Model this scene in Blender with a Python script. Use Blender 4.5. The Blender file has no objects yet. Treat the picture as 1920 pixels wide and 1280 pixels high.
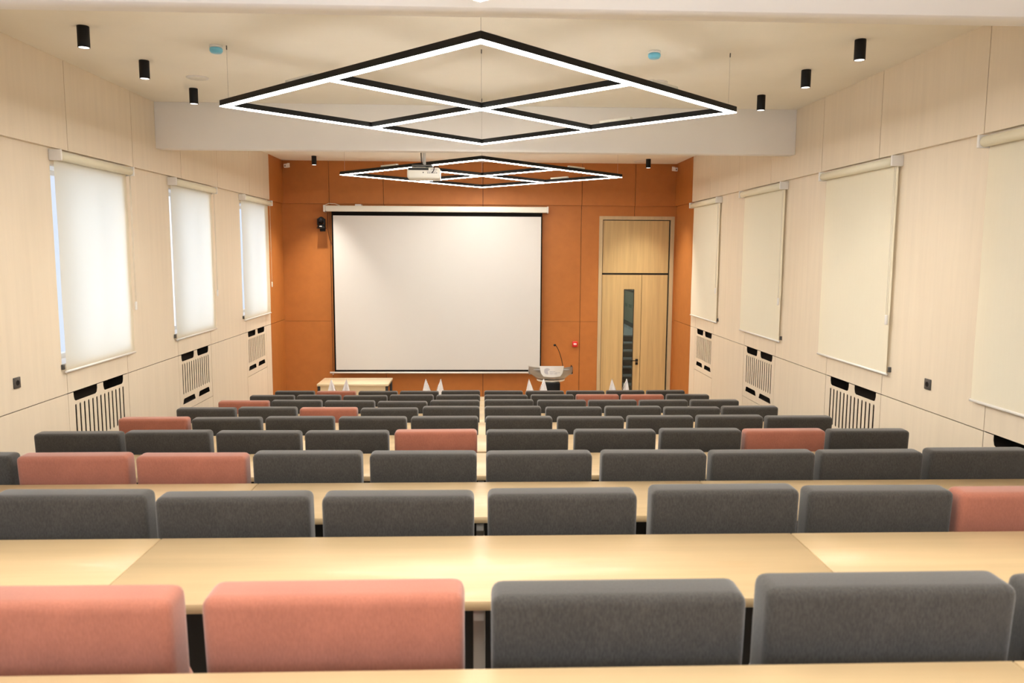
import bpy, bmesh, math, random
from mathutils import Vector, Matrix
C = bpy.context.scene.collection
R = random.Random(7)

# ------------------------------------------------------------------ room measures (metres)
WL, WR, D, ZC = -3.613, 3.561, 14.355, 4.632       # left wall, right wall, front wall, ceiling
YB = -1.4                                          # rear wall
G1, G2 = 3.878, 1.777                              # panel joints on the walls
ROW0, PITCH, RISE, FLOOR_ROW8 = 1.487, 1.1097, 0.1489, 0.152
SEAT = 0.55

def row_y(k): return ROW0 + k * PITCH
def row_z(k): return FLOOR_ROW8 + (8 - k) * RISE

# ------------------------------------------------------------------ materials
def mat(name, col, rough=0.5, metal=0.0, noise=None, amount=0.12, bump=0.0, coat=0.0, sheen=0.0, spec=0.5, emit=0.0, ecol=None, coords='Object', detail=3.0):
    m = bpy.data.materials.new(name); m.use_nodes = True
    nt = m.node_tree; b = nt.nodes['Principled BSDF']
    b.inputs['Base Color'].default_value = (*col, 1)
    b.inputs['Roughness'].default_value = rough
    b.inputs['Metallic'].default_value = metal
    b.inputs['Specular IOR Level'].default_value = spec
    if coat:
        b.inputs['Coat Weight'].default_value = coat; b.inputs['Coat Roughness'].default_value = 0.12
    if sheen:
        b.inputs['Sheen Weight'].default_value = sheen; b.inputs['Sheen Roughness'].default_value = 0.5
    if emit:
        b.inputs['Emission Strength'].default_value = emit
        b.inputs['Emission Color'].default_value = (*(ecol or col), 1)
    if noise:
        tc = nt.nodes.new('ShaderNodeTexCoord'); mp = nt.nodes.new('ShaderNodeMapping')
        mp.inputs['Scale'].default_value = noise
        nz = nt.nodes.new('ShaderNodeTexNoise'); nz.inputs['Scale'].default_value = 1.0
        nz.inputs['Detail'].default_value = detail; nz.inputs['Roughness'].default_value = 0.6
        nt.links.new(tc.outputs[coords], mp.inputs['Vector']); nt.links.new(mp.outputs['Vector'], nz.inputs['Vector'])
        rp = nt.nodes.new('ShaderNodeValToRGB')
        lo = tuple(max(0, c * (1 - amount)) for c in col); hi = tuple(min(1, c * (1 + amount)) for c in col)
        rp.color_ramp.elements[0].position = 0.3; rp.color_ramp.elements[1].position = 0.7
        rp.color_ramp.elements[0].color = (*lo, 1); rp.color_ramp.elements[1].color = (*hi, 1)
        nt.links.new(nz.outputs['Fac'], rp.inputs['Fac']); nt.links.new(rp.outputs['Color'], b.inputs['Base Color'])
        if bump:
            bp = nt.nodes.new('ShaderNodeBump'); bp.inputs['Strength'].default_value = bump; bp.inputs['Distance'].default_value = 0.002
            nt.links.new(nz.outputs['Fac'], bp.inputs['Height']); nt.links.new(bp.outputs['Normal'], b.inputs['Normal'])
    return m

def desk_mat():
    m = mat('desk_oak', (0.50, 0.37, 0.21), rough=0.46, noise=(1.2, 16, 16), amount=0.07, coat=0.12)
    nt = m.node_tree; b = nt.nodes['Principled BSDF']
    # sparse darker flecks of the oak print
    tc = nt.nodes.new('ShaderNodeTexCoord'); mp = nt.nodes.new('ShaderNodeMapping'); mp.inputs['Scale'].default_value = (2.6, 9, 9)
    nz = nt.nodes.new('ShaderNodeTexNoise'); nz.inputs['Scale'].default_value = 1.0; nz.inputs['Detail'].default_value = 6
    nt.links.new(tc.outputs['Object'], mp.inputs['Vector']); nt.links.new(mp.outputs['Vector'], nz.inputs['Vector'])
    rp = nt.nodes.new('ShaderNodeValToRGB'); rp.color_ramp.elements[0].position = 0.64; rp.color_ramp.elements[1].position = 0.74
    rp.color_ramp.elements[0].color = (0, 0, 0, 1); rp.color_ramp.elements[1].color = (0.35, 0.35, 0.35, 1)
    nt.links.new(nz.outputs['Fac'], rp.inputs['Fac'])
    mx = nt.nodes.new('ShaderNodeMix'); mx.data_type = 'RGBA'
    src = b.inputs['Base Color'].links[0].from_socket
    nt.links.new(rp.outputs['Color'], mx.inputs['Factor']); nt.links.new(src, mx.inputs[6]); mx.inputs[7].default_value = (0.50, 0.30, 0.13, 1)
    nt.links.new(mx.outputs[2], b.inputs['Base Color'])
    return m

def glass_mat(name, tint=(1, 1, 1), refl=0.06):
    m = bpy.data.materials.new(name); m.use_nodes = True; nt = m.node_tree
    nt.nodes.remove(nt.nodes['Principled BSDF'])
    t = nt.nodes.new('ShaderNodeBsdfTransparent'); t.inputs['Color'].default_value = (*tint, 1)
    g = nt.nodes.new('ShaderNodeBsdfGlossy'); g.inputs['Roughness'].default_value = 0.02
    mx = nt.nodes.new('ShaderNodeMixShader'); mx.inputs['Fac'].default_value = refl
    nt.links.new(t.outputs[0], mx.inputs[1]); nt.links.new(g.outputs[0], mx.inputs[2])
    nt.links.new(mx.outputs[0], nt.nodes['Material Output'].inputs['Surface'])
    return m

def blind_mat(name, col, trans, dens=1.0):
    m = bpy.data.materials.new(name); m.use_nodes = True; nt = m.node_tree
    nt.nodes.remove(nt.nodes['Principled BSDF'])
    tc = nt.nodes.new('ShaderNodeTexCoord'); mp = nt.nodes.new('ShaderNodeMapping'); mp.inputs['Scale'].default_value = (60, 60, 3)
    nz = nt.nodes.new('ShaderNodeTexNoise'); nz.inputs['Scale'].default_value = 1
    nt.links.new(tc.outputs['Object'], mp.inputs['Vector']); nt.links.new(mp.outputs['Vector'], nz.inputs['Vector'])
    rp = nt.nodes.new('ShaderNodeValToRGB'); rp.color_ramp.elements[0].color = (*[c * .96 for c in col], 1); rp.color_ramp.elements[1].color = (*col, 1)
    nt.links.new(nz.outputs['Fac'], rp.inputs['Fac'])
    d = nt.nodes.new('ShaderNodeBsdfDiffuse'); t = nt.nodes.new('ShaderNodeBsdfTranslucent')
    nt.links.new(rp.outputs['Color'], d.inputs['Color']); t.inputs['Color'].default_value = (*[c * dens for c in col], 1)
    mx = nt.nodes.new('ShaderNodeMixShader'); mx.inputs['Fac'].default_value = trans
    nt.links.new(d.outputs[0], mx.inputs[1]); nt.links.new(t.outputs[0], mx.inputs[2])
    nt.links.new(mx.outputs[0], nt.nodes['Material Output'].inputs['Surface'])
    return m

def emit_mat(name, col, strength):
    m = bpy.data.materials.new(name); m.use_nodes = True; nt = m.node_tree
    nt.nodes.remove(nt.nodes['Principled BSDF'])
    e = nt.nodes.new('ShaderNodeEmission'); e.inputs['Color'].default_value = (*col, 1); e.inputs['Strength'].default_value = strength
    nt.links.new(e.outputs[0], nt.nodes['Material Output'].inputs['Surface'])
    return m

def fabric_mat(name, col, amount):
    m = mat(name, col, rough=0.9, noise=(260, 260, 90), amount=amount, bump=0.35, sheen=0.30, spec=0.15)
    nt = m.node_tree; b = nt.nodes['Principled BSDF']
    tc = nt.nodes.new('ShaderNodeTexCoord'); nz = nt.nodes.new('ShaderNodeTexNoise'); nz.inputs['Scale'].default_value = 9; nz.inputs['Detail'].default_value = 4
    nt.links.new(tc.outputs['Object'], nz.inputs['Vector'])
    rp = nt.nodes.new('ShaderNodeValToRGB'); rp.color_ramp.elements[0].color = (.86, .86, .86, 1); rp.color_ramp.elements[1].color = (1.1, 1.1, 1.1, 1)
    nt.links.new(nz.outputs['Fac'], rp.inputs['Fac'])
    mx = nt.nodes.new('ShaderNodeMix'); mx.data_type = 'RGBA'; mx.blend_type = 'MULTIPLY'; mx.inputs['Factor'].default_value = 1
    src = b.inputs['Base Color'].links[0].from_socket
    nt.links.new(src, mx.inputs[6]); nt.links.new(rp.outputs['Color'], mx.inputs[7]); nt.links.new(mx.outputs[2], b.inputs['Base Color'])
    return m

M = {}
M['veneer'] = mat('pale_veneer', (0.76, 0.67, 0.54), rough=0.42, noise=(14, 14, 0.9), amount=0.032, spec=0.35)
M['orange'] = mat('orange_panel', (0.44, 0.156, 0.036), rough=0.5, noise=(6, 6, 6), amount=0.05, spec=0.3)
M['groove'] = mat('panel_backing', (0.030, 0.022, 0.016), rough=0.9)  # darkened so the radiator niches look shaded; also shows in the panel joints
M['paint'] = mat('ceiling_paint', (0.91, 0.885, 0.81), rough=0.9, noise=(2, 2, 2), amount=0.015)
M['beampaint'] = mat('beam_paint', (0.90, 0.89, 0.88), rough=0.9, noise=(2, 2, 2), amount=0.012)
M['carpet'] = mat('tier_laminate', (0.50, 0.43, 0.34), rough=0.5, noise=(1.2, 14, 4), amount=0.1)
M['floor'] = mat('stage_laminate', (0.62, 0.50, 0.36), rough=0.4, noise=(1.2, 14, 4), amount=0.12)
M['desk'] = desk_mat()
M['grey'] = fabric_mat('charcoal_fabric', (0.047, 0.043, 0.038), 0.30)
M['pink'] = fabric_mat('salmon_fabric', (0.33, 0.120, 0.078), 0.10)
M['black'] = mat('black_metal', (0.005, 0.005, 0.005), rough=0.5, spec=0.25)
M['blackplastic'] = mat('black_plastic', (0.006, 0.006, 0.006), rough=0.45, spec=0.25)
M['anthracite'] = mat('anthracite_board', (0.02, 0.019, 0.018), rough=0.6)
M['steel'] = mat('light_grey_steel', (0.50, 0.49, 0.47), rough=0.4, metal=0.2)
M['chrome'] = mat('chrome', (0.75, 0.75, 0.75), rough=0.15, metal=1.0)
M['white'] = mat('white_plastic', (0.80, 0.79, 0.77), rough=0.4)
M['whitewarm'] = mat('white_enamel', (0.80, 0.79, 0.72), rough=0.35)
M['lamp'] = emit_mat('lit_diffuser', (1.0, 0.945, 0.86), 40.0)
M['spotlens'] = emit_mat('lit_spot_lens', (1.0, 0.95, 0.90), 2.5)
M['blindL'] = blind_mat('blind_fabric_day', (0.93, 0.90, 0.79), 0.62, 1.0)
M['blindR'] = blind_mat('blind_fabric', (0.92, 0.87, 0.72), 0.20, 0.9)
M['blindroll'] = mat('blind_roll', (0.80, 0.77, 0.62), rough=0.7)
M['screen'] = mat('screen_fabric', (0.64, 0.63, 0.615), rough=0.85)
M['doorwood'] = mat('door_oak', (0.52, 0.365, 0.165), rough=0.4, noise=(22, 22, 0.9), amount=0.12)
M['doorframe'] = mat('door_frame_oak', (0.50, 0.38, 0.22), rough=0.45, noise=(22, 22, 0.9), amount=0.08)
M['tablewood'] = mat('table_birch', (0.70, 0.58, 0.39), rough=0.35, noise=(2, 14, 14), amount=0.05)
M['glass'] = glass_mat('clear_glass', (0.94, 0.97, 0.96), 0.06)
M['winglass'] = glass_mat('window_glass', (0.95, 0.97, 1.0), 0.04)
M['bluecap'] = mat('blue_plastic', (0.18, 0.58, 0.82), rough=0.3)
M['red'] = mat('red_plastic', (0.62, 0.012, 0.012), rough=0.35)
M['silver'] = mat('silver_paint', (0.36, 0.345, 0.32), rough=0.32, metal=0.55)
M['logo'] = mat('navy_print', (0.035, 0.045, 0.20), rough=0.5)
M['logotext'] = mat('grey_blue_print', (0.22, 0.23, 0.36), rough=0.5)
M['flag'] = mat('white_cloth', (0.90, 0.89, 0.92), rough=0.8, noise=(20, 20, 20), amount=0.05)
M['stairwall'] = mat('stairwell_paint', (0.36, 0.40, 0.30), rough=0.7, noise=(1, 1, 1), amount=0.05)
M['stairdark'] = mat('stair_riser', (0.05, 0.06, 0.055), rough=0.6)
M['stairtread'] = mat('stair_tread', (0.42, 0.46, 0.47), rough=0.5)
M['skyblock'] = mat('sky_block_surface', (0.62, 0.57, 0.47), rough=0.9)
M['border'] = mat('matt_black_print', (0.006, 0.005, 0.004), rough=0.9, spec=0.1)
M['cable'] = mat('dark_cable', (0.12, 0.04, 0.015), rough=0.6)
M['whitecable'] = mat('white_cable', (0.7, 0.68, 0.6), rough=0.5)
M['lens'] = mat('dark_lens', (0.004, 0.004, 0.008), rough=0.06)
M['greyplate'] = mat('dark_grey_plate', (0.075, 0.072, 0.068), rough=0.35)

# ------------------------------------------------------------------ mesh builder
class MB:
    def __init__(s): s.bm = bmesh.new(); s.mats = []
    def mi(s, m):
        m = M[m] if isinstance(m, str) else m
        if m not in s.mats: s.mats.append(m)
        return s.mats.index(m)
    def _set(s, geom, m, smooth=False):
        i = s.mi(m)
        for f in geom:
            if isinstance(f, bmesh.types.BMFace): f.material_index = i; f.smooth = smooth
    def box(s, x0, x1, y0, y1, z0, z1, m, bevel=0.0, seg=2, rot=None, pivot=None):
        before = set(s.bm.faces)
        r = bmesh.ops.create_cube(s.bm, size=1)
        vs = r['verts']
        for v in vs:
            v.co = Vector(((x0 + x1) / 2 + v.co.x * (x1 - x0), (y0 + y1) / 2 + v.co.y * (y1 - y0), (z0 + z1) / 2 + v.co.z * (z1 - z0)))
        if bevel:
            es = list({e for v in vs for e in v.link_edges})
            bmesh.ops.bevel(s.bm, geom=es, offset=bevel, segments=seg, profile=0.5, affect='EDGES')
        new = [f for f in s.bm.faces if f not in before]
        if rot is not None:
            allv = list({v for f in new for v in f.verts})
            p = Vector(pivot or (0, 0, 0))
            for v in allv: v.co = rot @ (v.co - p) + p
        s._set(new, m, bool(bevel)); return new
    def tube(s, pts, r, m, n=8, cap=True):
        pts = [Vector(p) for p in pts]; rs = r if isinstance(r, (list, tuple)) else [r] * len(pts)
        rings = []; prev = None
        for i, p in enumerate(pts):
            t = (pts[min(i + 1, len(pts) - 1)] - pts[max(i - 1, 0)]).normalized()
            if prev is None:
                a = Vector((0, 0, 1)) if abs(t.z) < 0.9 else Vector((1, 0, 0))
                u = t.cross(a).normalized()
            else: u = (prev - t * prev.dot(t)).normalized()
            prev = u; w = t.cross(u)
            rings.append([s.bm.verts.new(p + (u * math.cos(2 * math.pi * j / n) + w * math.sin(2 * math.pi * j / n)) * rs[i]) for j in range(n)])
        fs = []
        for a, b in zip(rings, rings[1:]):
            for j in range(n): fs.append(s.bm.faces.new((a[j], a[(j + 1) % n], b[(j + 1) % n], b[j])))
        s._set(fs, m, True)
        if cap:
            c = [s.bm.faces.new(rings[0][::-1]), s.bm.faces.new(rings[-1])]; s._set(c, m)
    def lathe(s, prof, m, n=24, axis='Z', at=(0, 0, 0)):
        """prof: list of (radius, height) along the axis"""
        at = Vector(at); rings = []; fs = []
        def P(r, h, a):
            c, q = r * math.cos(a), r * math.sin(a)
            return at + (Vector((c, q, h)) if axis == 'Z' else Vector((c, h, q)) if axis == 'Y' else Vector((h, c, q)))
        for r, h in prof:
            rings.append([s.bm.verts.new(P(max(r, 1e-5), h, 2 * math.pi * j / n)) for j in range(n)])
        for a, b in zip(rings, rings[1:]):
            for j in range(n): fs.append(s.bm.faces.new((a[j], a[(j + 1) % n], b[(j + 1) % n], b[j])))
        s._set(fs, m, True)
        c = [s.bm.faces.new(rings[0][::-1]), s.bm.faces.new(rings[-1])]; s._set(c, m)
    def ball(s, at, r, m, sc=(1, 1, 1)):
        before = set(s.bm.faces)
        q = bmesh.ops.create_uvsphere(s.bm, u_segments=20, v_segments=12, radius=r)
        for v in q['verts']: v.co = Vector((v.co.x * sc[0], v.co.y * sc[1], v.co.z * sc[2])) + Vector(at)
        s._set([f for f in s.bm.faces if f not in before], m, True)
    def grid(s, rows, m, smooth=True, close=False):
        vs = [[s.bm.verts.new(p) for p in r] for r in rows]; fs = []
        for a, b in zip(vs, vs[1:]):
            k = len(a)
            for j in range(k if close else k - 1): fs.append(s.bm.faces.new((a[j], a[(j + 1) % k], b[(j + 1) % k], b[j])))
        s._set(fs, m, smooth); return vs
    def poly(s, pts, m):
        f = s.bm.faces.new([s.bm.verts.new(p) for p in pts]); s._set([f], m)
    def build(s, name, parent=None, loc=None, label=None):
        bmesh.ops.recalc_face_normals(s.bm, faces=s.bm.faces)
        me = bpy.data.meshes.new(name); s.bm.to_mesh(me); s.bm.free()
        for m in s.mats: me.materials.append(m)
        o = bpy.data.objects.new(name, me); C.objects.link(o)
        if parent is not None: o.parent = parent
        if loc is not None: o.location = loc
        if label: o['label'] = label
        return o

def thing(name, label, cat, loc=(0, 0, 0), rz=0.0, group=None):
    o = bpy.data.objects.new(name, None); C.objects.link(o)
    o.empty_display_size = 0.1; o.location = loc; o.rotation_euler = (0, 0, rz)
    o['label'] = label; o['category'] = cat
    if group: o['group'] = group
    return o

def tag(o, label, cat, group=None):
    o['label'] = label; o['category'] = cat
    if group: o['group'] = group
    return o

def structure(o): o['kind'] = 'structure'; return o

def structure_root(name, loc=(0, 0, 0)):
    o = bpy.data.objects.new(name, None); C.objects.link(o); o.location = loc; o['kind'] = 'structure'; return o

def dup(root, loc, rot=None, label=None, group=None):
    r = root.copy(); C.objects.link(r); r.location = loc
    if rot is not None: r.rotation_euler = rot
    if label: r['label'] = label
    if group: r['group'] = group
    for ch in list(root.children):
        c = ch.copy(); C.objects.link(c); c.parent = r
        for g in list(ch.children):
            d = g.copy(); C.objects.link(d); d.parent = c
    return r

def cutout_panel(name, outline, holes, thick, to_world, material, parent=None):
    """flat board with real holes; outline and holes are (u, v) loops; to_world maps (u, v, depth) to the parent's space"""
    cu = bpy.data.curves.new(name, 'CURVE'); cu.dimensions = '2D'; cu.fill_mode = 'BOTH'; cu.extrude = thick / 2
    for loop in [outline] + holes:
        sp = cu.splines.new('POLY'); sp.points.add(len(loop) - 1); sp.use_cyclic_u = True
        for p, q in zip(sp.points, loop): p.co = (q[0], q[1], 0, 1)
    tmp = bpy.data.objects.new(name + '_outline', cu); C.objects.link(tmp)
    dg = bpy.context.evaluated_depsgraph_get()
    me = bpy.data.meshes.new_from_object(tmp.evaluated_get(dg))
    bpy.data.objects.remove(tmp); bpy.data.curves.remove(cu)
    me.name = name
    for v in me.vertices: v.co = Vector(to_world(v.co.x, v.co.y, v.co.z))
    me.materials.clear(); me.materials.append(M[material])
    for p in me.polygons: p.use_smooth = False
    bm = bmesh.new(); bm.from_mesh(me); bmesh.ops.recalc_face_normals(bm, faces=bm.faces); bm.to_mesh(me); bm.free()
    o = bpy.data.objects.new(name, me); C.objects.link(o)
    if parent is not None: o.parent = parent
    return o

# ------------------------------------------------------------------ floor, tiers, ceiling, beams
b = MB()
b.box(WL - .4, WR + .4, 11.42, D + .02, -.2, 0, 'floor')
for k in range(9):
    y0 = row_y(k) - .15 if k else 1.33
    y1 = row_y(k + 1) - .15 if k < 8 else 11.42
    b.box(WL - .4, WR + .4, y0, y1, -.2, row_z(k), 'carpet')
b.box(WL - .4, WR + .4, YB - .2, 1.33, -.2, row_z(-1), 'carpet')
structure(b.build('floor'))

b = MB(); b.box(WL - .4, WR + .4, YB - .2, D + .4, ZC, ZC + .2, 'paint'); structure(b.build('ceiling'))
for y0 in (3.70, 8.845):
    b = MB(); b.box(WL + .0305, WR - .0305, y0, y0 + .15, 4.135, ZC, 'beampaint', bevel=.004, seg=1); structure(b.build('ceiling_beam'))

# ------------------------------------------------------------------ side walls
GAP = .004
WIN_L = [(-.95, .35, -.83, .30), (1.62, 2.92, 1.74, 2.87), (6.768, 8.03, 6.838, 8.0), (9.245, 10.50, 9.322, 10.443), (11.875, 13.12, 12.0, 13.10)]  # first two are unseen, added to let daylight into the rear bay
WIN_R = [(4.10, 5.27, 4.15, 5.302), (6.70, 7.90, 6.738, 7.863), (9.22, 10.44, 9.278, 10.411), (11.80, 12.88, 11.846, 12.853)]
ZR0, ZW0, ZW1 = 1.083, 2.03, 3.74

def side_wall(name, X, sgn, wins, seams_up, y_or):
    """sgn = +1: the room lies towards +X"""
    b = MB()
    def bx(d0, d1, y0, y1, z0, z1, m):
        xs = sorted((X - sgn * d0, X - sgn * d1)); b.box(xs[0], xs[1], y0, y1, z0, z1, m)
    d0, d1 = .024, .30                                  # masonry depth
    y = YB - .2; E = D + .4
    bx(d0, d1, y, E, -.2, ZR0, 'groove'); bx(d0, d1, y, E, G2, ZW0, 'groove'); bx(d0, d1, y, E, ZW1, ZC, 'groove')
    for (za, zb, ka, kb) in ((ZR0, G2, 2, 3), (ZW0, ZW1, 0, 1)):
        yy = y
        for w in wins:
            bx(d0, d1, yy, w[ka], za, zb, 'groove'); yy = w[kb]
        bx(d0, d1, yy, E, za, zb, 'groove')
    for w in wins: bx(.22, .30, w[2], w[3], ZR0, G2, 'groove')     # back of each radiator niche, near-black: shade behind the slots put into the colour
    def panel(y0, y1, z0, z1, m, up=False, gy=(1, 1), gz=(1, 1)):
        a = -.03 if up else .010
        bx(a, .0245, y0 + GAP * gy[0], y1 - GAP * gy[1], z0 + GAP * gz[0], z1 - GAP * gz[1], m)
    # upper row, standing proud of the wall below
    ys = [YB] + seams_up + [y_or]
    for a, c in zip(ys, ys[1:]): panel(a, c, G1 - .003, ZC, 'veneer', up=True, gz=(0, 0))
    panel(y_or, D - .025, G1 - .003, ZC, 'orange', up=True, gy=(0, 0), gz=(0, 0))
    # middle and lower rows
    last = YB
    for w in wins:
        a, c = w[2], w[3]
        panel(last, a, G2, ZW0, 'veneer', gz=(1, 0)); panel(a, c, G2, ZW0, 'veneer', gz=(1, 0))
        panel(last, a, -.2, G2, 'veneer')
        panel(a, c, -.2, ZR0, 'veneer')
        last = c
    panel(last, y_or, G2, ZW0, 'veneer', gy=(1, 0), gz=(1, 0)); panel(last, y_or, -.2, G2, 'veneer', gy=(1, 0))
    yy = YB
    for w in wins:
        bx(.010, .0245, yy, w[0], ZW0, ZW1, 'veneer'); yy = w[1]
    bx(.010, .0245, yy, y_or, ZW0, ZW1, 'veneer')
    bx(.010, .0245, YB, y_or, ZW1, G1, 'veneer')
    panel(y_or, D + .012, -.2, G2, 'orange', gy=(0, 0)); panel(y_or, D + .012, G2, G1, 'orange', gy=(0, 0), gz=(1, 0))
    return structure(b.build(name))

side_wall('wall_left', WL, 1, WIN_L, [.85, 2.1, 3.3, 4.5, 5.74, 7.0, 8.265, 9.55, 10.83, 12.28], 13.40)
side_wall('wall_right', WR, -1, WIN_R, [.2, 1.55, 2.75, 4.0, 5.48, 6.94, 8.13, 9.57, 10.77, 12.15], 13.17)

def window(name, X, sgn, w):
    r = structure_root(name, (X - sgn * .26, (w[0] + w[1]) / 2, (ZW0 + ZW1) / 2))
    hy, hz = (w[1] - w[0]) / 2, (ZW1 - ZW0) / 2
    b = MB(); t = .055
    for (y0, y1, z0, z1) in ((-hy, hy, -hz, -hz + t), (-hy, hy, hz - t, hz), (-hy, -hy + t, -hz + t, hz - t), (hy - t, hy, -hz + t, hz - t), (-.02, .02, -hz + t, hz - t)):
        b.box(-.03, .03, y0, y1, z0, z1, 'white')
    b.build('frame', r)
    b = MB()                                            # plastered reveal boards
    xs = sorted((0, sgn * .234)); xo = sorted((-sgn * .14, 0))
    for (x0, x1) in (xs,):
        b.box(x0, x1, -hy, hy, -hz, -hz + .012, 'white'); b.box(x0, x1, -hy, hy, hz - .012, hz, 'white')
        b.box(x0, x1, -hy, -hy + .012, -hz + .012, hz - .012, 'white'); b.box(x0, x1, hy - .012, hy, -hz + .012, hz - .012, 'white')
    b.build('reveal', r)
    b = MB()
    b.box(-.003, .003, -hy + t, -.02, -hz + t, hz - t, 'winglass'); b.box(-.003, .003, .02, hy - t, -hz + t, hz - t, 'winglass')
    b.build('glass_pane', r)
    return r
n = 0
for X, sgn, ws in ((WL, 1, WIN_L), (WR, -1, WIN_R)):
    for w in ws:
        n += 1; window('window_%d' % n, X, sgn, w)
        if sgn > 0:
            L = bpy.data.lights.new('daylight_portal', 'AREA'); L.shape = 'RECTANGLE'; L.size = ZW1 - ZW0; L.size_y = w[1] - w[0]
            L.cycles.is_portal = True
            o = bpy.data.objects.new('daylight_portal', L); C.objects.link(o)
            o.location = (X - .45, (w[0] + w[1]) / 2, (ZW0 + ZW1) / 2); o.rotation_euler = (0, -math.pi / 2, 0)
# unseen slab added to keep the sky off the right-hand windows
b = MB(); b.box(WR + 1.6, WR + 1.9, -6, D + 6, -1, 9, 'skyblock'); structure(b.build('sky_block_wall'))

# ------------------------------------------------------------------ rear and front walls
RW = (-2.7, 2.7, 2.60, 3.80)                              # unseen window band added to the rear wall to light the hall from behind
b = MB()
b.box(WL - .4, WR + .4, YB - .2, YB, -.2, RW[2], 'veneer'); b.box(WL - .4, WR + .4, YB - .2, YB, RW[3], ZC, 'veneer')
b.box(WL - .4, RW[0], YB - .2, YB, RW[2], RW[3], 'veneer'); b.box(RW[1], WR + .4, YB - .2, YB, RW[2], RW[3], 'veneer')
structure(b.build('wall_rear'))
wr_ = structure_root('window_10', (0, YB - .12, 0))
b = MB()
for i in range(5): b.box(-2.7 + i * 1.335, -2.64 + i * 1.335, -.03, .03, RW[2] + .06, RW[3] - .06, 'white')
b.box(-2.7, 2.7, -.03, .03, RW[2], RW[2] + .06, 'white'); b.box(-2.7, 2.7, -.03, .03, RW[3] - .06, RW[3], 'white'); b.build('frame', wr_)
b = MB()
for i in range(4): b.box(-2.64 + i * 1.335, -1.365 + i * 1.335, -.003, .003, RW[2] + .06, RW[3] - .06, 'winglass')
b.build('glass_pane', wr_)
L = bpy.data.lights.new('daylight_portal', 'AREA'); L.shape = 'RECTANGLE'; L.size = 5.4; L.size_y = 1.2; L.cycles.is_portal = True
o = bpy.data.objects.new('daylight_portal', L); C.objects.link(o); o.location = (0, YB - .25, 3.2); o.rotation_euler = (math.pi / 2, 0, 0)

DX0, DX1, DZ = 2.141, 3.533, 3.688                      # door opening with its frame
SE = [-2.765, -1.79, .006, 1.809, 2.788]
b = MB()
Y0, Y1 = D + .012, D + .25
b.box(WL - .4, DX0, Y0, Y1, -.2, ZC, 'groove'); b.box(DX1, WR + .4, Y0, Y1, -.2, ZC, 'groove'); b.box(DX0, DX1, Y0, Y1, DZ, ZC, 'groove')
xs = [WL - .02] + SE + [WR + .02]
for a, c in zip(xs, xs[1:]):
    b.box(a + GAP, c - GAP, D - .04, Y0, G1 - .003, ZC, 'orange')              # proud upper row
for a, c in zip(xs, xs[1:]):
    for z0, z1 in ((-.2, 1.748), (1.748, G1)):
        x0, x1 = a + GAP, c - GAP
        zz1 = z1 - GAP if z1 < 3 else z1
        if c <= DX0: b.box(x0, x1, D, Y0, z0, zz1, 'orange')
        elif a < DX0:
            b.box(x0, DX0, D, Y0, z0, zz1, 'orange')
            if z1 > 3: b.box(DX0, x1, D, Y0, DZ, zz1, 'orange')
        else:
            b.box(DX1, x1, D, Y0, z0, zz1, 'orange')
            if z1 > 3: b.box(x0, DX1, D, Y0, DZ, zz1, 'orange')
structure(b.build('wall_front'))

# door with transom panel
dr = structure_root('door_1', ((DX0 + DX1) / 2, D, 0))
cx = (DX0 + DX1) / 2
b = MB()
b.box(DX0 - cx, DX0 + .065 - cx, -.012, .20, 0, DZ, 'doorframe'); b.box(DX1 - .065 - cx, DX1 - cx, -.012, .20, 0, DZ, 'doorframe')
b.box(DX0 + .065 - cx, DX1 - .065 - cx, -.012, .20, DZ - .065, DZ, 'doorframe')
b.build('frame', dr)
b = MB()
xa, xb = DX0 + .065 - cx, DX1 - .065 - cx
b.box(xa, xa + .03, .06, .09, 0, DZ - .065, 'anthracite'); b.box(xb - .03, xb, .06, .09, 0, DZ - .065, 'anthracite')
b.box(xa + .03, xb - .03, .06, .09, DZ - .095, DZ - .065, 'anthracite'); b.box(xa + .03, xb - .03, .06, .09, 2.59, 2.68, 'anthracite')
b.build('rebate', dr)
b = MB(); b.box(xa + .012, xb - .026, .02, .058, 2.650, DZ - .079, 'doorwood'); b.build('transom_panel', dr)
mid = 2.957 - cx
GX0, GX1, GZ1 = 2.634 - cx, 2.813 - cx, 2.341
def leaf_loop(x0, x1, z0, z1): return [(x0, z0), (x1, z0), (x1, z1), (x0, z1)]
lf = cutout_panel('door_leaf', leaf_loop(xa + .010, mid - .004, .01, 2.615), [leaf_loop(GX0, GX1, .12, GZ1)], .04, lambda u, v, d: (u, .04 + d, v), 'doorwood', dr)
b = MB(); b.box(GX0, GX1, .036, .044, .12, GZ1, 'glass'); b.build('glass_pane', lf)
b = MB(); e = .008
b.box(GX0 - e, GX0 + .004, .017, .022, .11, GZ1 + e, 'anthracite'); b.box(GX1 - .004, GX1 + e, .017, .022, .11, GZ1 + e, 'anthracite'); b.box(GX0, GX1, .017, .022, GZ1 - .004, GZ1 + e, 'anthracite')
b.build('glazing_bead', lf)
b = MB(); b.box(mid + .004, xb - .028, .02, .06, .01, 2.615, 'doorwood'); b.build('door_leaf', dr)
b = MB()
hx = 2.893 - cx
b.box(hx - .024, hx + .024, .008, .0195, .992, 1.042, 'black', bevel=.003); b.box(hx - .024, hx + .024, .008, .0195, .932, .980, 'black', bevel=.003)
b.tube([(hx, .012, 1.017), (hx, -.035, 1.017), (hx - .03, -.042, 1.017), (hx - .125, -.042, 1.017)], .0085, 'black')
b.build('handle', lf)

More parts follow.
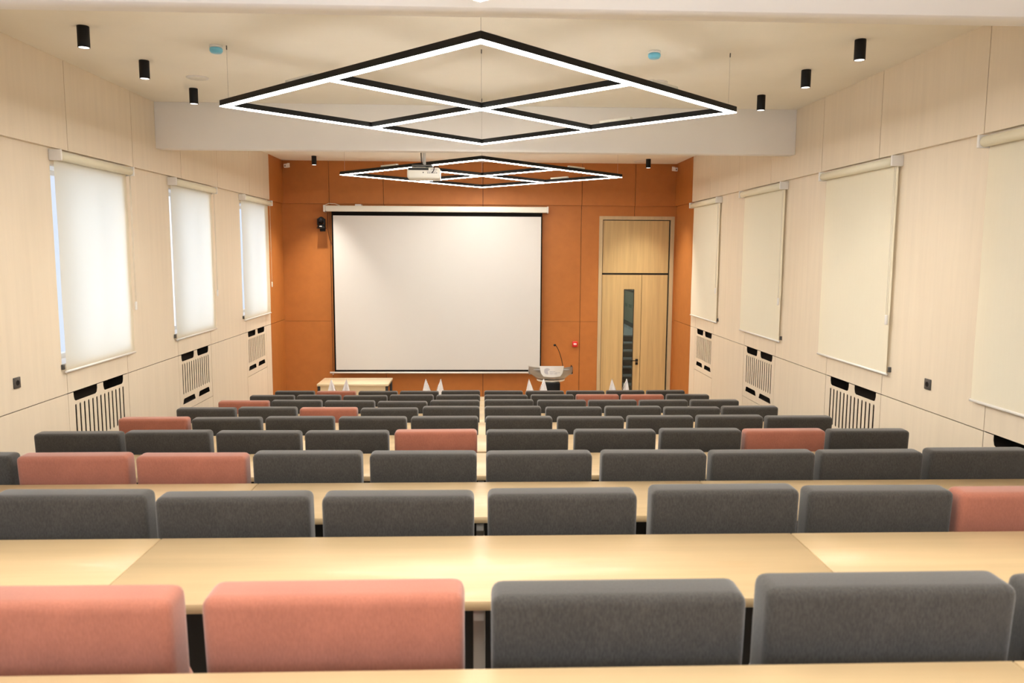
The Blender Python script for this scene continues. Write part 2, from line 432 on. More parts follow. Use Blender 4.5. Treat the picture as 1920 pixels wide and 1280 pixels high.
# stairwell seen through the door glass
b = MB()
b.box(1.4, 1.6, D + .25, 24.2, -.2, 5, 'stairwall'); b.box(3.97, 4.17, D + .25, 24.2, -.2, 5, 'stairwall'); b.box(1.4, 4.17, 24.0, 24.2, -.2, 5, 'stairwall')
b.box(1.4, 4.17, D + .25, 24.2, 5, 5.2, 'stairwall'); b.box(1.4, DX0, D + .24, D + .30, -.2, 5, 'stairwall')
b.box(DX1, 4.17, D + .24, D + .30, -.2, 5, 'stairwall'); b.box(DX0, DX1, D + .24, D + .30, DZ, 5, 'stairwall')
b.box(3.955, 3.97, 18.5, 24.0, 1.05, 1.16, 'stairdark'); b.box(3.955, 3.97, 18.5, 24, 1.98, 2.03, 'stairdark')
structure(b.build('wall_stairwell'))
b = MB(); b.box(1.6, 3.97, D + .02, 24.0, -.2, 0, 'stairdark')
for i in range(1, 8):
    y0 = 16.4 + .3 * i; y1 = y0 + .3 if i < 7 else 24.0
    b.box(1.6, 3.955, y0, y1, 0, .15 * i - .03, 'stairdark'); b.box(1.6, 3.955, y0 - .025, y1, .15 * i - .03, .15 * i, 'stairtread')
structure(b.build('floor_stairs'))
L = bpy.data.lights.new('stairwell_lamp', 'AREA'); L.energy = 34; L.color = (.92, 1, .96); L.size = 1.2
o = bpy.data.objects.new('stairwell_lamp', L); C.objects.link(o); o.location = (2.8, 20.0, 4.9)

# ------------------------------------------------------------------ seats
def seat_proto(name, fabric):
    t = thing(name, 'auditorium seat', 'seat')
    hw = .262
    # backrest: upholstered block, slightly reclined, softly crowned
    b = MB()
    b.box(-hw, hw, 0, .104, 0, .56, fabric)
    bm = b.bm
    bmesh.ops.subdivide_edges(bm, edges=[e for e in bm.edges if abs((e.verts[0].co - e.verts[1].co).y) < 1e-6], cuts=3, use_grid_fill=True)
    for v in bm.verts:
        u = v.co.x / hw; w = v.co.z / .56
        bulge = max(0, 1 - u * u) * max(0, 1 - (2 * w - 1) ** 2)
        if v.co.y < .01: v.co.y -= .010 * bulge
        elif v.co.y > .09: v.co.y += .012 * bulge
        v.co.x *= 1 - .006 * (1 - w)
    sharp = [e for e in bm.edges if len(e.link_faces) == 2 and e.calc_face_angle() > .9]
    bmesh.ops.bevel(bm, geom=sharp, offset=.026, segments=4, profile=.55, affect='EDGES')
    for f in bm.faces: f.smooth = True; f.material_index = 0
    a = math.radians(4.0)
    for v in bm.verts:
        y, z = v.co.y, v.co.z - .56
        v.co.y = y * math.cos(a) - z * math.sin(a); v.co.z = 1.0 + y * math.sin(a) * .2 + z * math.cos(a)
    b.build('backrest', t)
    b = MB()                                            # tip-up cushion, folded
    b.box(-.215, .215, .225, .315, .42, .74, fabric, bevel=.03, seg=3, rot=Matrix.Rotation(math.radians(12), 3, 'X'), pivot=(0, .25, .44))
    b.build('cushion', t)
    for s in (-1, 1):
        b = MB(); x = s * .20
        b.box(x - .02, x + .02, .145, .205, .012, .56, 'black', bevel=.006); b.box(x - .035, x + .035, .08, .27, 0, .012, 'black')
        b.box(x - .012, x + .012, .17, .26, .42, .46, 'black')
        b.build('leg', t)
    return t

PINK = {(0, -1), (0, -2), (1, 4), (2, -3), (2, -4), (3, -1), (3, 4), (4, -5), (5, -3), (6, -5), (7, 3), (7, 4), (8, -4)}
RANGE = {0: (-2, 3), 1: (-3, 4)}
DZ_ = {(1, 2): .012, (1, 3): .004, (1, -3): .006, (0, 2): .008, (0, -2): -.006, (2, 5): .004, (5, -2): -.008, (6, -2): -.012, (6, -4): .004, (5, -1): .006}
ORD = ['', 'first', 'second', 'third', 'fourth', 'fifth', 'sixth', 'seventh', 'eighth', 'ninth']
proto = {'grey': seat_proto('auditorium_seat', 'grey'), 'pink': seat_proto('auditorium_seat', 'pink')}
used = set()
for k in range(9):
    lo, hi = RANGE.get(k, (-5, 5))
    for j in range(lo, hi + 1):
        if j == 0: continue
        kind = 'pink' if (k, j) in PINK else 'grey'
        x = {1: .283, -1: -.292}.get(j, (1.109 + (j - 2) * .5535 - .262) if j > 0 else (-1.117 + (j + 2) * .556 + .262)) + {(0, -2): -.030, (0, -1): -.004, (1, 2): .008, (1, 3): .006}.get((k, j), 0)
        jz = DZ_.get((k, j), R.uniform(-.005, .005))
        loc = (x, row_y(k), row_z(k))
        rot = (R.uniform(-.006, .006), R.uniform(-.004, .004), R.uniform(-.006, .006))
        lab = '%s seat, %s from centre gap, %s side, %s row from the screen' % (
            'charcoal fabric' if kind == 'grey' else 'salmon pink', ORD[abs(j)], 'door' if j > 0 else 'table', ORD[9 - k])
        if kind in used: o = dup(proto[kind], loc, rot)
        else: o = proto[kind]; used.add(kind); o.location = loc; o.rotation_euler = rot
        o['label'] = lab; o['group'] = 'auditorium seats in tiered rows'
        for c in o.children:
            if c.name.startswith('backrest'): c.location = (0, 0, jz)

# ------------------------------------------------------------------ desks
def desk_proto():
    t = thing('lecture_desk', 'desk', 'desk')            # origin: floor of its tier, at the far edge of the top
    for x0, x1 in ((-2.78, -1.0715), (-1.0685, 1.0585), (1.0615, 2.78)):
        b = MB(); b.box(x0, x1, -.497, 0, .703, .731, 'desk', bevel=.0015, seg=1); b.build('desktop', t)
    for x0, x1 in ((-2.66, -1.09), (-1.05, -.03), (.01, 1.04), (1.08, 2.66)):
        b = MB(); b.box(x0, x1, -.085, -.067, .26, .70, 'anthracite'); b.build('modesty_panel', t)
    for x in (-2.68, -1.07, -.010, 1.06, 2.68):
        b = MB(); b.box(x - .015, x + .015, -.475, -.03, .662, .703, 'steel', bevel=.002, seg=1)
        b.box(x - .018, x + .018, -.24, -.16, .008, .662, 'steel', bevel=.003, seg=1); b.box(x - .03, x + .03, -.40, -.06, 0, .008, 'steel')
        b.build('leg', t)
    return t
dk = desk_proto()
for i in range(10):                                      # desk i stands on the tier of seat row i-1
    y = row_y(i) - .055 if i < 9 else 11.42
    lab = ('long oak-topped desk right behind the %s row of seats from the screen' % ORD[9 - i]) if i < 9 else 'long oak-topped desk carrying the white table flags'
    loc = (0, y, row_z(i - 1))
    o = dk if i == 0 else dup(dk, loc)
    o.location = loc; o['label'] = lab; o['group'] = 'lecture desks in tiered rows'

# ------------------------------------------------------------------ roller blinds
def blind(X, sgn, y0, y1, fab, label):
    """y0 < y1 limits of the fabric; sgn=+1 room towards +X"""
    t = thing('roller_blind', label, 'blind', (X, (y0 + y1) / 2, 3.80), group='roller blinds over the windows')
    h = (y1 - y0) / 2; zb = 1.985 - 3.80
    near = -1                                            # the square end cap sits at the end nearer the rear of the hall
    def bx(b, d0, d1, ya, yb, za, zb_, m, bevel=0):
        xs = sorted((sgn * d0, sgn * d1)); b.box(xs[0], xs[1], ya, yb, za, zb_, m, bevel=bevel)
    b = MB(); bx(b, -.0095, .016, -h, h, .035, .062, 'whitewarm'); b.build('headrail', t)
    b = MB(); b.lathe([(.030, -h), (.038, -h + .002), (.038, h - .002), (.030, h)], 'blindroll', n=20, axis='Y', at=(sgn * .052, 0, .012)); b.build('roller', t)
    for s in (-1, 1):
        b = MB(); ys = sorted((s * (h + .003), s * (h + .028))); bx(b, -.0095, .093, ys[0], ys[1], -.03, .060, 'white', bevel=.004); b.build('end_cap', t)
    b = MB()
    rows = []
    for i in range(25):
        z = -.02 + (zb + .02) * i / 24
        rows.append([(sgn * (.0165 + .0015 * math.sin(7 * z + j * .9)), -h + 2 * h * j / 6, z) for j in range(7)])
    b.grid(rows, fab); f = b.build('fabric', t)
    b = MB(); b.tube([(sgn * .0165, -h - .008, zb - .006), (sgn * .0165, h + .008, zb - .006)], .0105, 'white', n=10); b.build('bottom_bar', t)
    cy = (h + .004) if sgn > 0 else (-h - .012)          # pull chain on the right-hand end of each blind
    b = MB(); b.tube([(sgn * .046, cy, -.02), (sgn * .046, cy, 2.50 - 3.80)], .0016, 'whitecable', n=6); b.tube([(sgn * .046, cy + .022, -.02), (sgn * .046, cy + .022, 2.50 - 3.80)], .0016, 'whitecable', n=6); ch = b.build('pull_chain', t)
    b = MB(); b.box(sgn * .046 - .007, sgn * .046 + .007, cy - .006, cy + .028, 2.415 - 3.80, 2.50 - 3.80, 'white', bevel=.004); b.build('chain_weight', ch)
    for s in (-1,):
        b = MB(); ys = sorted((s * (h + .010), s * (h + .034))); bx(b, -.0095, .014, ys[0], ys[1], 2.00 - 3.80, 2.045 - 3.80, 'greyplate', bevel=.003); b.build('guide_bracket', t)
    return t
fL = .9945
for i, (y0, y1) in enumerate(((6.825, 8.165), (9.30, 10.655), (11.94, 13.40))):
    blind(WL, 1, y0 * fL, y1 * fL, 'blindL', '%s blind glowing with daylight, %s' % ('cream roller', ['above the black socket plate on the table-side wall', 'middle one of the three on the table-side wall', 'next to the orange end on the table-side wall'][i]))
for i, (y0, y1) in enumerate(((4.06, 5.46), (6.66, 8.07), (9.17, 10.60), (11.70, 13.17))):
    blind(WR, -1, y0 * fL, y1 * fL, 'blindR', 'cream roller blind, %s' % ['farthest from the screen on the door-side wall', 'third from the orange end on the door-side wall', 'second from the orange end on the door-side wall', 'next to the orange end on the door-side wall'][i])

# ------------------------------------------------------------------ radiator covers
def slot(u, v0, v1, r, n=6):
    p = []
    for i in range(n + 1):
        a = math.pi * i / n; p.append((u + r * math.cos(a), v1 - r + r * math.sin(a)))
    for i in range(n + 1):
        a = math.pi + math.pi * i / n; p.append((u + r * math.cos(a), v0 + r + r * math.sin(a)))
    return p
def cover(X, sgn, a, c, label):
    w = (c - a) / 2 - GAP; z0, z1 = ZR0 + GAP, G2 - GAP
    t = thing('radiator_cover', label, 'radiator cover', (X - sgn * .017, (a + c) / 2, z0), group='slotted radiator covers')
    H = z1 - z0
    k = w / .58                                          # cut-outs spread with the board's width
    out = [(-w, 0), (w, 0), (w, H)]
    for (q0, q1) in ((.055, .475), (-.49, -.06)):        # finger notches in the top edge
        q0 *= k; q1 *= k
        out += [(q1, H), (q1, H - .035), (q1 - .012, H - .070), (q1 - .035, H - .082), (q0 + .035, H - .082), (q0 + .012, H - .070), (q0, H - .035), (q0, H)]
    out += [(-w, H)]
    holes = [slot((-.46 + .0765 * i) * k, .200, .575, .0145) for i in range(13)]
    for (q0, q1) in ((.055, .475), (-.49, -.06)):
        q0 *= k; q1 *= k
        holes.append([(q0, .080), (q1, .080), (q1 - .008, .105), (q1 - .022, .138), (q1 - .045, .148), (q0 + .045, .148), (q0 + .022, .138), (q0 + .008, .105)])
    cutout_panel('grille_board', out, holes, .004, lambda u, v, d: (sgn * (d + .004), u, v), 'veneer', t)
    return t
LAB = ['under the daylit blind above the black socket plate', 'under the middle daylit blind', 'under the daylit blind next to the orange end']
for w, l in zip(WIN_L[2:], LAB): cover(WL, 1, w[2], w[3], 'pale slotted radiator cover %s' % l)
LAB = ['farthest from the screen on the door-side wall', 'third from the orange end on the door-side wall', 'second from the orange end on the door-side wall', 'next to the orange end on the door-side wall']
for w, l in zip(WIN_R, LAB): cover(WR, -1, w[2], w[3], 'pale slotted radiator cover %s' % l)

# ------------------------------------------------------------------ wall sockets
for X, sgn, y, z, l in ((WL, 1, 6.105, 1.998, 'table-side'), (WR, -1, 6.018, 1.993, 'door-side')):
    t = thing('wall_socket', 'square dark grey socket plate on the %s wall' % l, 'socket', (X - sgn * .010, y, z), group='wall sockets')
    b = MB(); xs = sorted((0, sgn * .011)); b.box(xs[0], xs[1], -.043, .043, -.043, .043, 'greyplate', bevel=.004); b.build('plate', t)
    b = MB(); h = [(.021, 0), (.021, .0125), (.018, .0125), (.017, .0115)]; b.lathe([(r_, sgn * q) for r_, q in h], 'blackplastic', n=20, axis='X'); b.build('insert', t)

# ------------------------------------------------------------------ hanging light frames
S2 = 4.159; LSIDE = S2 / math.sqrt(2); BW = .054
def light_frame(loc, label, hang):
    t = thing('pendant_light', label, 'ceiling light', loc, math.radians(45), group='square pendant light frames')
    h = LSIDE / 2
    def bars(b, z0, z1, m, inset=0.0):
        w = BW / 2 - inset
        for c in (-(h - BW / 2), 0, h - BW / 2):
            b.box(-h + inset, h - inset, c - w, c + w, z0, z1, m)
        lim = [(-h + BW, -BW / 2), (BW / 2, h - BW)]
        for c in (-(h - BW / 2), 0, h - BW / 2):
            for (p, q) in lim: b.box(c - w, c + w, p, q, z0, z1, m)
    b = MB(); bars(b, .006, .050, 'black'); b.build('frame', t)
    b = MB(); bars(b, 0, .0059, 'lamp', inset=.001); b.build('diffuser', t)
    for (x, y) in ((-h + .05, -h + .05), (h - .05, -h + .05), (h - .05, h - .05), (-h + .05, h - .05), (0, 0)):
        b = MB(); b.tube([(x, y, .0505), (x, y, hang)], .0013, 'steel', n=6); b.tube([(x, y, hang - .032), (x, y, hang)], .0045, 'greyplate', n=8); b.build('suspension_wire', t)
    for (x, y, ax) in ((.42, -h + .04, 0), (-h + .04, .36, 1), (h - .04, -.30, 1)):
        b = MB()
        if ax == 0: b.box(x - .17, x + .17, y - .02, y + .02, .051, .075, 'whitewarm', bevel=.003)
        else: b.box(x - .02, x + .02, y - .17, y + .17, .051, .075, 'whitewarm', bevel=.003)
        b.build('driver_box', t)
    return t
light_frame((-.011, 1.30, 4.062), 'lit square pendant frame before the nearer ceiling beam, only its tip in view', ZC - 4.062)
light_frame((-.011, 6.433, 4.163), 'large lit black square pendant frame with cross bars before the beam', ZC - 4.163)
light_frame((-.011, 11.666, 4.131), 'lit black square pendant frame beyond the beam, behind the projector', ZC - 4.131)

# ------------------------------------------------------------------ downlights
def spot(loc, label, power=40):
    t = thing('downlight', label, 'downlight', loc, group='black cylinder downlights')
    b = MB(); b.lathe([(.040, 0), (.0415, -.002), (.0415, -.148), (.040, -.150), (.036, -.150), (.036, -.140)], 'black', n=28); b.build('housing', t)
    b = MB(); b.lathe([(.0355, -.1405), (.0355, -.149)], 'spotlens', n=24); b.build('lens', t)
    L = bpy.data.lights.new('downlight_lamp', 'SPOT'); L.energy = power; L.color = (1, .92, .80); L.spot_size = math.radians(75); L.spot_blend = .9; L.shadow_soft_size = .03
    o = bpy.data.objects.new('downlight_lamp', L); C.objects.link(o); o.parent = t; o.location = (0, 0, -.156)
    return t
for i, y in enumerate((5.95, 6.97, 8.11)):
    l = ['farthest from the beam', 'second from the beam', 'closest to the beam'][i]
    spot((-2.888, y, ZC), 'black cylinder downlight %s, on the table side' % l); spot((2.847, y + .03 * (1 - i), ZC), 'black cylinder downlight %s, on the door side' % l)
spot((-2.872, 13.62, ZC), 'black cylinder downlight near the orange wall, on the table side', 300); spot((2.862, 13.60, ZC), 'black cylinder downlight near the orange wall, above the door', 300)

# ------------------------------------------------------------------ small ceiling devices
for x, y, l in ((-2.104, 6.44, 'beside the light frame wire on the table side'), (1.375, 6.41, 'on the door side of the ceiling')):
    t = thing('smoke_detector', 'smoke detector in a blue dust cap %s' % l, 'smoke detector', (x, y, ZC), group='blue capped smoke detectors')
    b = MB(); b.lathe([(.050, 0), (.050, -.014), (.046, -.018)], 'white', n=28); b.build('base', t)
    b = MB(); b.lathe([(.045, -.0185), (.050, -.024), (.050, -.042), (.040, -.056), (.020, -.060)], 'bluecap', n=28); b.build('dust_cap', t)
for x, y, l in ((-2.665, 7.60, 'between the table-side downlights'), (1.65, 7.54, 'behind the large light frame on the door side'), (.03, 6.07, 'above the near corner of the large light frame'), (2.783, 13.95, 'above the door')):
    t = thing('ceiling_speaker', 'flat round white ceiling speaker %s' % l, 'speaker', (x, y, ZC), group='round ceiling speakers')
    b = MB(); b.lathe([(.100, 0), (.100, -.005), (.094, -.011), (.082, -.012)], 'white', n=36); b.build('rim', t)
    b = MB(); b.lathe([(.0815, -.008), (.080, -.0125), (.001, -.015)], 'whitewarm', n=36); b.build('grille', t)

# ------------------------------------------------------------------ security cameras in the two front corners
for x, l, s in ((-3.474, 'table-side', 1), (3.47, 'door-side', -1)):
    t = thing('security_camera', 'small white security camera in the %s front corner' % l, 'camera', (x, D - .040, 4.53), group='white security cameras')
    b = MB(); b.box(-.022, .022, -.012, .001, -.01, .055, 'white', bevel=.0005, seg=1); b.tube([(0, -.012, .04), (0, -.06, .035), (0, -.085, .02)], .010, 'white'); b.build('bracket', t)
    b = MB(); b.box(-.032, .032, -.17, -.05, -.034, .036, 'white', bevel=.010, seg=3, rot=Matrix.Rotation(-.25 * s, 3, 'Z') @ Matrix.Rotation(.16, 3, 'X'), pivot=(0, -.09, 0))
    bd = b.build('body', t)
    rt = Matrix.Rotation(-.25 * s, 3, 'Z') @ Matrix.Rotation(.16, 3, 'X')
    b = MB(); b.lathe([(.010, -.176), (.010, -.160)], 'lens', n=16, axis='Y')
    for v in b.bm.verts: v.co = rt @ (v.co - Vector((0, -.09, 0))) + Vector((0, -.09, 0))
    b.build('lens', bd)

# ------------------------------------------------------------------ projection screen
YS = 14.22
t = thing('projection_screen', 'large white projection screen with black border hanging on the orange wall', 'projection screen', (-.815, YS, 3.78))
x0, x1 = -2.712 + .815, 1.081 + .815
b = MB(); b.box(-2.0, 1.982, -.05, .05, -.05, .055, 'whitewarm', bevel=.018, seg=3); b.build('case', t)
for x in (-2.02, 1.99):
    b = MB(); b.box(x - .012, x + .012, -.056, .134, -.056, .062, 'white', bevel=.004); b.build('end_cap', t)
b = MB(); b.box(-1.47, -1.36, -.03, .134, .0555, .08, 'white', bevel=.003); b.build('fixing_bracket', t)
zt, zb = -.05, .826 - 3.78
b = MB(); b.box(x0 + .028, x1 - .022, -.0015, .0015, zb + .034, 3.660 - 3.78, 'screen'); b.build('screen_cloth', t)
b = MB()
b.box(x0, x1, -.0016, .0014, 3.660 - 3.78, zt, 'border'); b.box(x0, x0 + .028, -.0016, .0014, zb, 3.660 - 3.78, 'border')
b.box(x1 - .022, x1, -.0016, .0014, zb, 3.660 - 3.78, 'border'); b.box(x0 + .028, x1 - .022, -.0016, .0014, zb, zb + .034, 'border')
b.build('border', t)
b = MB(); b.tube([(x0 - .085, 0, zb - .018), (x1 - .01, 0, zb - .018)], .018, 'white', n=12); b.tube([(x0 - .03, 0, zb - .03), (x0 - .03, 0, zb - .055)], .012, 'white'); b.build('bottom_bar', t)
b = MB(); b.tube([(-2.0, -.03, -.02), (-2.0, -.055, .06), (-1.93, -.05, .09), (-1.82, -.03, .085), (-1.74, -.02, .055)], .006, 'whitecable', n=8); b.build('power_cable', t)
b = MB(); b.tube([(-2.800, 14.34, 3.715), (-2.808, 14.345, 3.62), (-2.805, 14.345, 3.40), (-2.775, 14.345, 3.24), (-2.73, 14.335, 3.13), (-2.68, 14.30, 3.09)], .006, 'cable', n=8)
tag(b.build('signal_cable'), 'thin dark cable curving down the orange wall beside the screen edge', 'cable')

# ------------------------------------------------------------------ swivelling conference camera
t = thing('conference_camera', 'black swivelling conference camera on the orange wall beside the screen', 'camera', (-2.90, D, 3.44))
b = MB(); b.box(-.072, .072, -.19, -.001, -.012, 0, 'blackplastic', bevel=.003); b.box(-.05, .05, -.012, -.001, -.06, .05, 'blackplastic', bevel=.003); b.build('wall_bracket', t)
b = MB(); b.lathe([(.070, .0005), (.072, .01), (.066, .040), (.045, .052)], 'blackplastic', n=28, at=(0, -.11, 0)); bb = b.build('base', t)
b = MB(); b.box(-.022, .022, -.1835, -.176, .014, .032, 'steel', bevel=.002); b.build('status_badge', bb, label='small pale badge on the base')
b = MB()
for s in (-1, 1): b.box(s * .055 - .014, s * .055 + .014, -.15, -.07, .045, .165, 'blackplastic', bevel=.012, seg=3)
b.box(-.06, .06, -.15, -.07, .048, .07, 'blackplastic', bevel=.008); b.build('yoke', t)
b = MB(); b.ball((0, -.11, .135), .062, 'blackplastic'); b.lathe([(.040, 0), (.042, -.05), (.036, -.062)], 'blackplastic', n=24, axis='Y', at=(0, -.15, .140)); hd = b.build('head', t)
b = MB(); b.lathe([(.030, -.213), (.028, -.216), (.002, -.219)], 'lens', n=20, axis='Y', at=(0, 0, .140)); b.build('lens', hd)

# ------------------------------------------------------------------ fire call point
t = thing('fire_alarm_point', 'red fire alarm call point on the orange wall near the door', 'fire alarm', (1.721, D, 1.325))
b = MB(); b.box(-.047, .047, -.045, -.0005, -.05, .05, 'red', bevel=.006); b.build('housing', t)
b = MB(); b.box(-.026, .026, -.0475, -.0455, -.012, .020, 'white', bevel=.001, seg=1); b.build('push_plate', t, label='white push plate')
b = MB(); b.box(-.020, .020, -.0495, -.0478, .001, .008, 'red'); b.build('arrow_strip', t)

# ------------------------------------------------------------------ projector
t = thing('projector', 'white projector hanging from the ceiling beyond the beam', 'projector', (-.685, 9.32, ZC))
b = MB(); b.lathe([(.075, 0), (.075, -.012), (.03, -.016)], 'white', n=24); b.lathe([(.020, -.016), (.020, -.600)], 'white', n=20); b.build('ceiling_pole', t)
b = MB(); b.tube([(-.028, -.02, -.02), (-.034, -.022, -.25), (-.036, -.022, -.45), (-.030, -.02, -.58), (.02, -.02, -.62), (.09, -.06, -.645)], .006, 'blackplastic', n=8); b.build('hanging_cable', t)
b = MB(); b.box(-.14, .10, -.10, .10, -.622, -.605, 'greyplate', bevel=.003)
for x, y in ((-.13, -.09), (-.13, .09), (.09, -.09), (.09, .09)): b.box(x - .008, x + .008, y - .008, y + .008, -.645, -.62, 'greyplate')
b.build('mounting_plate', t)
b = MB(); b.box(-.188, .188, -.15, .15, -.768, -.640, 'whitewarm', bevel=.022, seg=3); body = b.build('body', t)
b = MB(); b.box(-.172, .060, -.1512, -.1495, -.672, -.646, 'blackplastic'); b.build('vent_strip', body, label='dark vent strip')
b = MB()
for i in range(6): b.box(.045 + i * .020, .058 + i * .020, -.1515, -.1495, -.706, -.697, 'greyplate')
b.box(.040, .15, -.1515, -.1495, -.688, -.681, 'steel'); b.box(.08, .16, -.1515, -.1495, -.672, -.660, 'steel'); b.box(-.008, .004, -.1515, -.1495, -.704, -.692, 'blackplastic')
b.build('connector_panel', body)
b = MB(); b.lathe([(.040, .150), (.040, .175), (.032, .178)], 'lens', n=24, axis='Y', at=(.09, 0, -.705)); b.build('lens', body)
b = MB(); b.tube([(.10, -.155, -.70), (.12, -.19, -.68), (.13, -.15, -.63), (.16, -.10, -.625), (.185, -.13, -.65)], .005, 'blackplastic', n=8); b.build('plugged_cable', body)

# ------------------------------------------------------------------ table on the stage
t = thing('presenter_table', 'small pale wood table with black legs below the screen', 'table', (-2.238, 13.65, 0))
b = MB(); b.box(-.612, .612, -.34, .34, .712, .75, 'tablewood', bevel=.002, seg=1); b.build('tabletop', t)
for sx in (-1, 1):
    for sy in (-1, 1):
        b = MB(); x, y = sx * .582, sy * .305; b.box(x - .022, x + .022, y - .022, y + .022, 0, .7115, 'anthracite', bevel=.002, seg=1); b.build('leg', t)
b = MB(); b.box(-.559, .559, -.312, -.296, .22, .711, 'tablewood'); b.build('modesty_panel', t)
for sx in (-1, 1):
    b = MB(); b.box(sx * .582 - .01, sx * .582 + .01, -.28, .28, .66, .70, 'anthracite'); b.build('side_rail', t)

# ------------------------------------------------------------------ lectern
t = thing('lectern', 'silver curved lectern with white front sign on a black column', 'lectern', (1.165, 12.98, 0))
b = MB(); b.box(-.22, .22, -.16, .20, 0, .03, 'blackplastic', bevel=.008); b.build('base', t)
b = MB(); b.box(-.145, .145, -.09, .13, .03, .84, 'blackplastic', bevel=.02, seg=3); b.build('column', t)
# curved shell: half-width by height, bowed towards the hall
def shell_row(z, hw, bow, back, n=16):
    return [(hw * math.sin(-math.pi / 2 + math.pi * i / n) if False else hw * (-1 + 2 * i / n), back - bow * math.cos((-1 + 2 * i / n) * math.pi / 2) ** .8, z) for i in range(n + 1)]
b = MB(); prof = [(1.090, .372, .20), (1.04, .374, .205), (.985, .366, .205), (.955, .33, .20), (.915, .275, .185), (.875, .235, .165)]
rows = [shell_row(z, hw, bw, .10) for z, hw, bw in prof]
inner = [[(x * .96, y + .016, z) for x, y, z in r] for r in rows[::-1]]
b.grid(rows + inner, 'silver'); b.build('front_shell', t)
for s in (-1, 1):
    b = MB(); b.box(s * .366 - .010, s * .366 + .010, .098, .26, .965, 1.088, 'blackplastic' if s > 0 else 'silver', bevel=.003); b.build('side_panel', t)
b = MB(); b.box(-.372, .372, .10, .28, .955, .968, 'silver'); b.box(-.30, .30, -.06, .28, 1.005, 1.018, 'silver', rot=Matrix.Rotation(-.14, 3, 'X'), pivot=(0, .28, 1.01)); b.build('reading_shelf', t)
b = MB(); rows = [shell_row(.874, .240, .170, .10), shell_row(.855, .238, .172, .10), shell_row(.838, .215, .160, .10), shell_row(.832, .18, .13, .10)]
b.grid(rows, 'whitewarm'); b.poly([(x, y, z) for x, y, z in rows[-1]], 'whitewarm'); b.build('lower_lip', t, label='white lower lip')
# white sign, bent like the shell and standing a little proud of it
def sign_y(x, z):
    f = x / .374
    return .10 - .205 * math.cos(max(-1, min(1, f)) * math.pi / 2) ** .8 - .012
b = MB(); rows = []
for i in range(9):
    q = i / 8; z = 1.121 - .172 * q
    hw = .207 - .035 * q - .03 * max(0, q - .7) / .3
    rows.append([(-hw + 2 * hw * j / 14, sign_y(-hw + 2 * hw * j / 14, z), z + (.008 * (1 - (2 * j / 14 - 1) ** 2) if i == 0 else -.008 * (1 - (2 * j / 14 - 1) ** 2) * q)) for j in range(15)])
b.grid(rows, 'white'); rows2 = [[(x, y + .006, z) for x, y, z in r] for r in rows[::-1]]; b.grid(rows2, 'white'); sg = b.build('sign_plate', t, label='white sign plate with a navy dotted emblem')
b = MB()                                                 # emblem: dots set on rings, open to the lower right
for ring, (rad, cnt) in enumerate(((.012, 4), (.026, 9), (.039, 14), (.050, 20))):
    for i in range(cnt):
        a = 2 * math.pi * i / cnt
        if math.cos(a) > .35 and math.sin(a) < .45: continue
        x = -.078 + rad * math.cos(a); z = 1.040 + rad * math.sin(a); r = (.0060, .0056, .0050, .0040)[ring]
        y = sign_y(x, z) - .0012
        b.poly([(x + r * math.cos(q * math.pi / 4), y, z + r * math.sin(q * math.pi / 4)) for q in range(8)], 'logo')
b.build('emblem', sg)
b = MB()
for z, words in ((1.036, (.052, .034)), (1.016, (.075, .055, .03)), (.996, (.06, .062))):   # three lines of small print
    x = -.040
    for w in words:
        k = int(w / .0065)
        for i in range(k):
            xx = x + i * .0065; hh = .0055 if (i * 7 + int(z * 1000)) % 3 else .0078
            b.poly([(xx, sign_y(xx, z) - .0012, z - .0045), (xx + .0045, sign_y(xx + .0045, z) - .0012, z - .0045), (xx + .0045, sign_y(xx + .0045, z) - .0012, z - .0045 + hh), (xx, sign_y(xx, z) - .0012, z - .0045 + hh)], 'logotext')
        x += w + .009
b.build('small_print', sg)
b = MB(); b.lathe([(.018, 1.01), (.018, 1.03), (.010, 1.04)], 'blackplastic', n=16, at=(.212, .10, 0))
b.tube([(.212, .10, 1.03), (.200, .09, 1.12), (.176, .07, 1.22), (.148, .05, 1.31), (.118, .03, 1.385), (.085, .01, 1.445), (.066, -.002, 1.466)], .0055, 'blackplastic', n=8); mc = b.build('gooseneck', t)
b = MB(); b.ball((.052, -.012, 1.470), .019, 'blackplastic', (1.25, 1, 1)); b.build('microphone_head', mc)

# ------------------------------------------------------------------ table flags on the front desk
def flag_stand(x, seed, label):
    rr = random.Random(seed)
    zt = row_z(8) + .731
    t = thing('table_flag_stand', label, 'table flag', (x, 11.20, zt), group='pairs of white table flags')
    b = MB(); b.lathe([(.042, 0), (.042, .006), (.012, .012), (.006, .03)], 'chrome', n=24); b.build('base', t)
    for s in (-1, 1):
        top = (s * .110, 0, .300)
        b = MB(); b.tube([(0, 0, .028), (s * .055, 0, .165), top], .0035, 'chrome', n=8); b.ball(top, .0055, 'chrome'); pl = b.build('pole', t)
        b = MB(); rows = []
        wr, wl = rr.uniform(.050, .070), rr.uniform(.050, .070)
        lean = -s * .015
        for i in range(9):
            q = i / 8; z = .296 - .205 * q
            row = []
            for j in range(13):
                f = j / 12 * 2 - 1
                w = (wr if f > 0 else wl) * (q ** .9) + .004
                cx_ = s * .110 + lean * q
                row.append((cx_ + f * w, -.010 + .012 * q * math.cos(f * 4 + seed) - .006, z - .02 * q * (1 - abs(f)) * rr.uniform(.8, 1)))
            rows.append(row)
        b.grid(rows, 'flag'); b.grid([[(p[0], p[1] + .0012, p[2]) for p in r] for r in rows[::-1]], 'flag'); b.build('flag', pl)
    return t
flag_stand(-2.078, 1, 'pair of white table flags in front of the presenter table')
flag_stand(-.715, 5, 'pair of white table flags below the middle of the screen')
flag_stand(.787, 9, 'pair of white table flags before the lectern')
flag_stand(2.005, 13, 'pair of white table flags before the door')

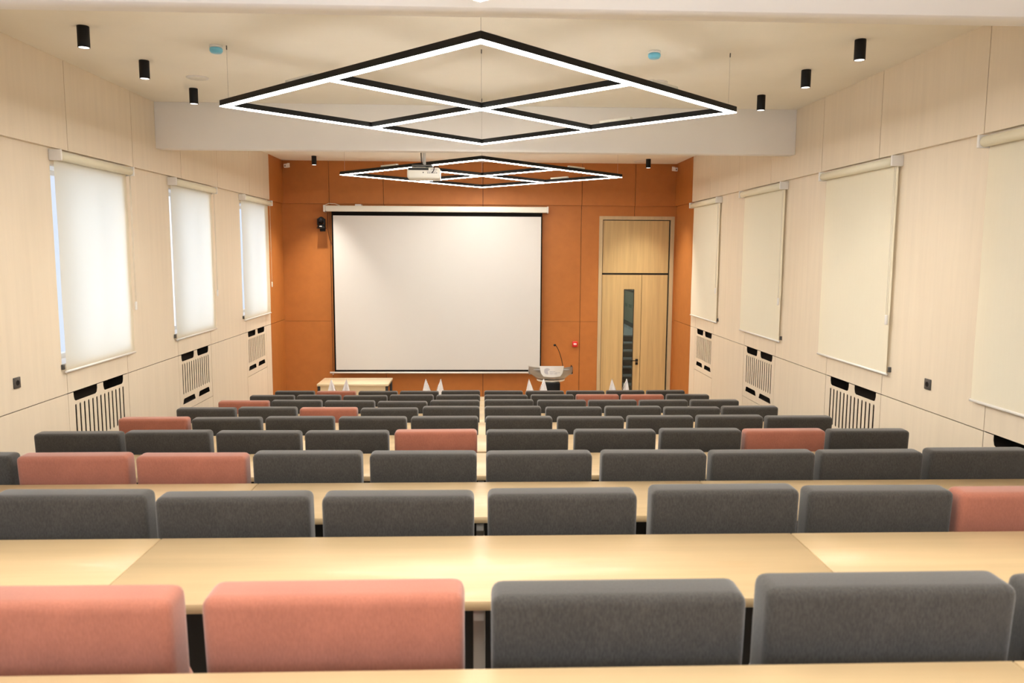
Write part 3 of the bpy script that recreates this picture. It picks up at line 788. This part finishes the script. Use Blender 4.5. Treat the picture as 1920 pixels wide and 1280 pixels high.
# ------------------------------------------------------------------ daylight, camera, view
w = bpy.data.worlds.new('overcast_sky'); bpy.context.scene.world = w; w.use_nodes = True
nt = w.node_tree; bg = nt.nodes['Background']
tc = nt.nodes.new('ShaderNodeTexCoord'); vm = nt.nodes.new('ShaderNodeVectorMath'); vm.operation = 'DOT_PRODUCT'
vm.inputs[1].default_value = (0, -.98, .2)               # sky behind the hall made brighter to add light through the rear window
mr = nt.nodes.new('ShaderNodeMapRange'); mr.inputs['From Min'].default_value = .2; mr.inputs['From Max'].default_value = 1.0
mr.inputs['To Min'].default_value = .80; mr.inputs['To Max'].default_value = 4.5
nt.links.new(tc.outputs['Generated'], vm.inputs[0]); nt.links.new(vm.outputs['Value'], mr.inputs['Value']); nt.links.new(mr.outputs['Result'], bg.inputs['Strength'])
bg.inputs['Color'].default_value = (.80, .87, 1.0, 1)

cam = bpy.data.cameras.new('camera'); co = bpy.data.objects.new('camera', cam); C.objects.link(co)
cam.sensor_width = 36; cam.lens = 1456.8 * 36 / 1920; cam.clip_start = .05
yaw, pit, rol = .03811, .11494, -.005277
fw = Vector((math.sin(yaw) * math.cos(pit), math.cos(yaw) * math.cos(pit), -math.sin(pit)))
u0 = Vector((math.sin(yaw) * math.sin(pit), math.cos(yaw) * math.sin(pit), math.cos(pit))); x0 = Vector((math.cos(yaw), -math.sin(yaw), 0))
rt = x0 * math.cos(rol) - u0 * math.sin(rol); up = x0 * math.sin(rol) + u0 * math.cos(rol)
mw = Matrix(((rt.x, up.x, -fw.x, 0), (rt.y, up.y, -fw.y, 0), (rt.z, up.z, -fw.z, 3.03), (0, 0, 0, 1)))
co.matrix_world = mw
cam.dof.use_dof = True; cam.dof.focus_distance = 9.5; cam.dof.aperture_fstop = 5.0
sc = bpy.context.scene; sc.camera = co
sc.view_settings.view_transform = 'Standard'; sc.view_settings.look = 'None'; sc.view_settings.exposure = 0.42; sc.view_settings.gamma = 1.0
sc.view_settings.use_curve_mapping = False
sc.cycles.use_denoising = True
sc.cycles.max_bounces = 10; sc.cycles.diffuse_bounces = 6; sc.cycles.transparent_max_bounces = 12
sc.cycles.sample_clamp_indirect = 8
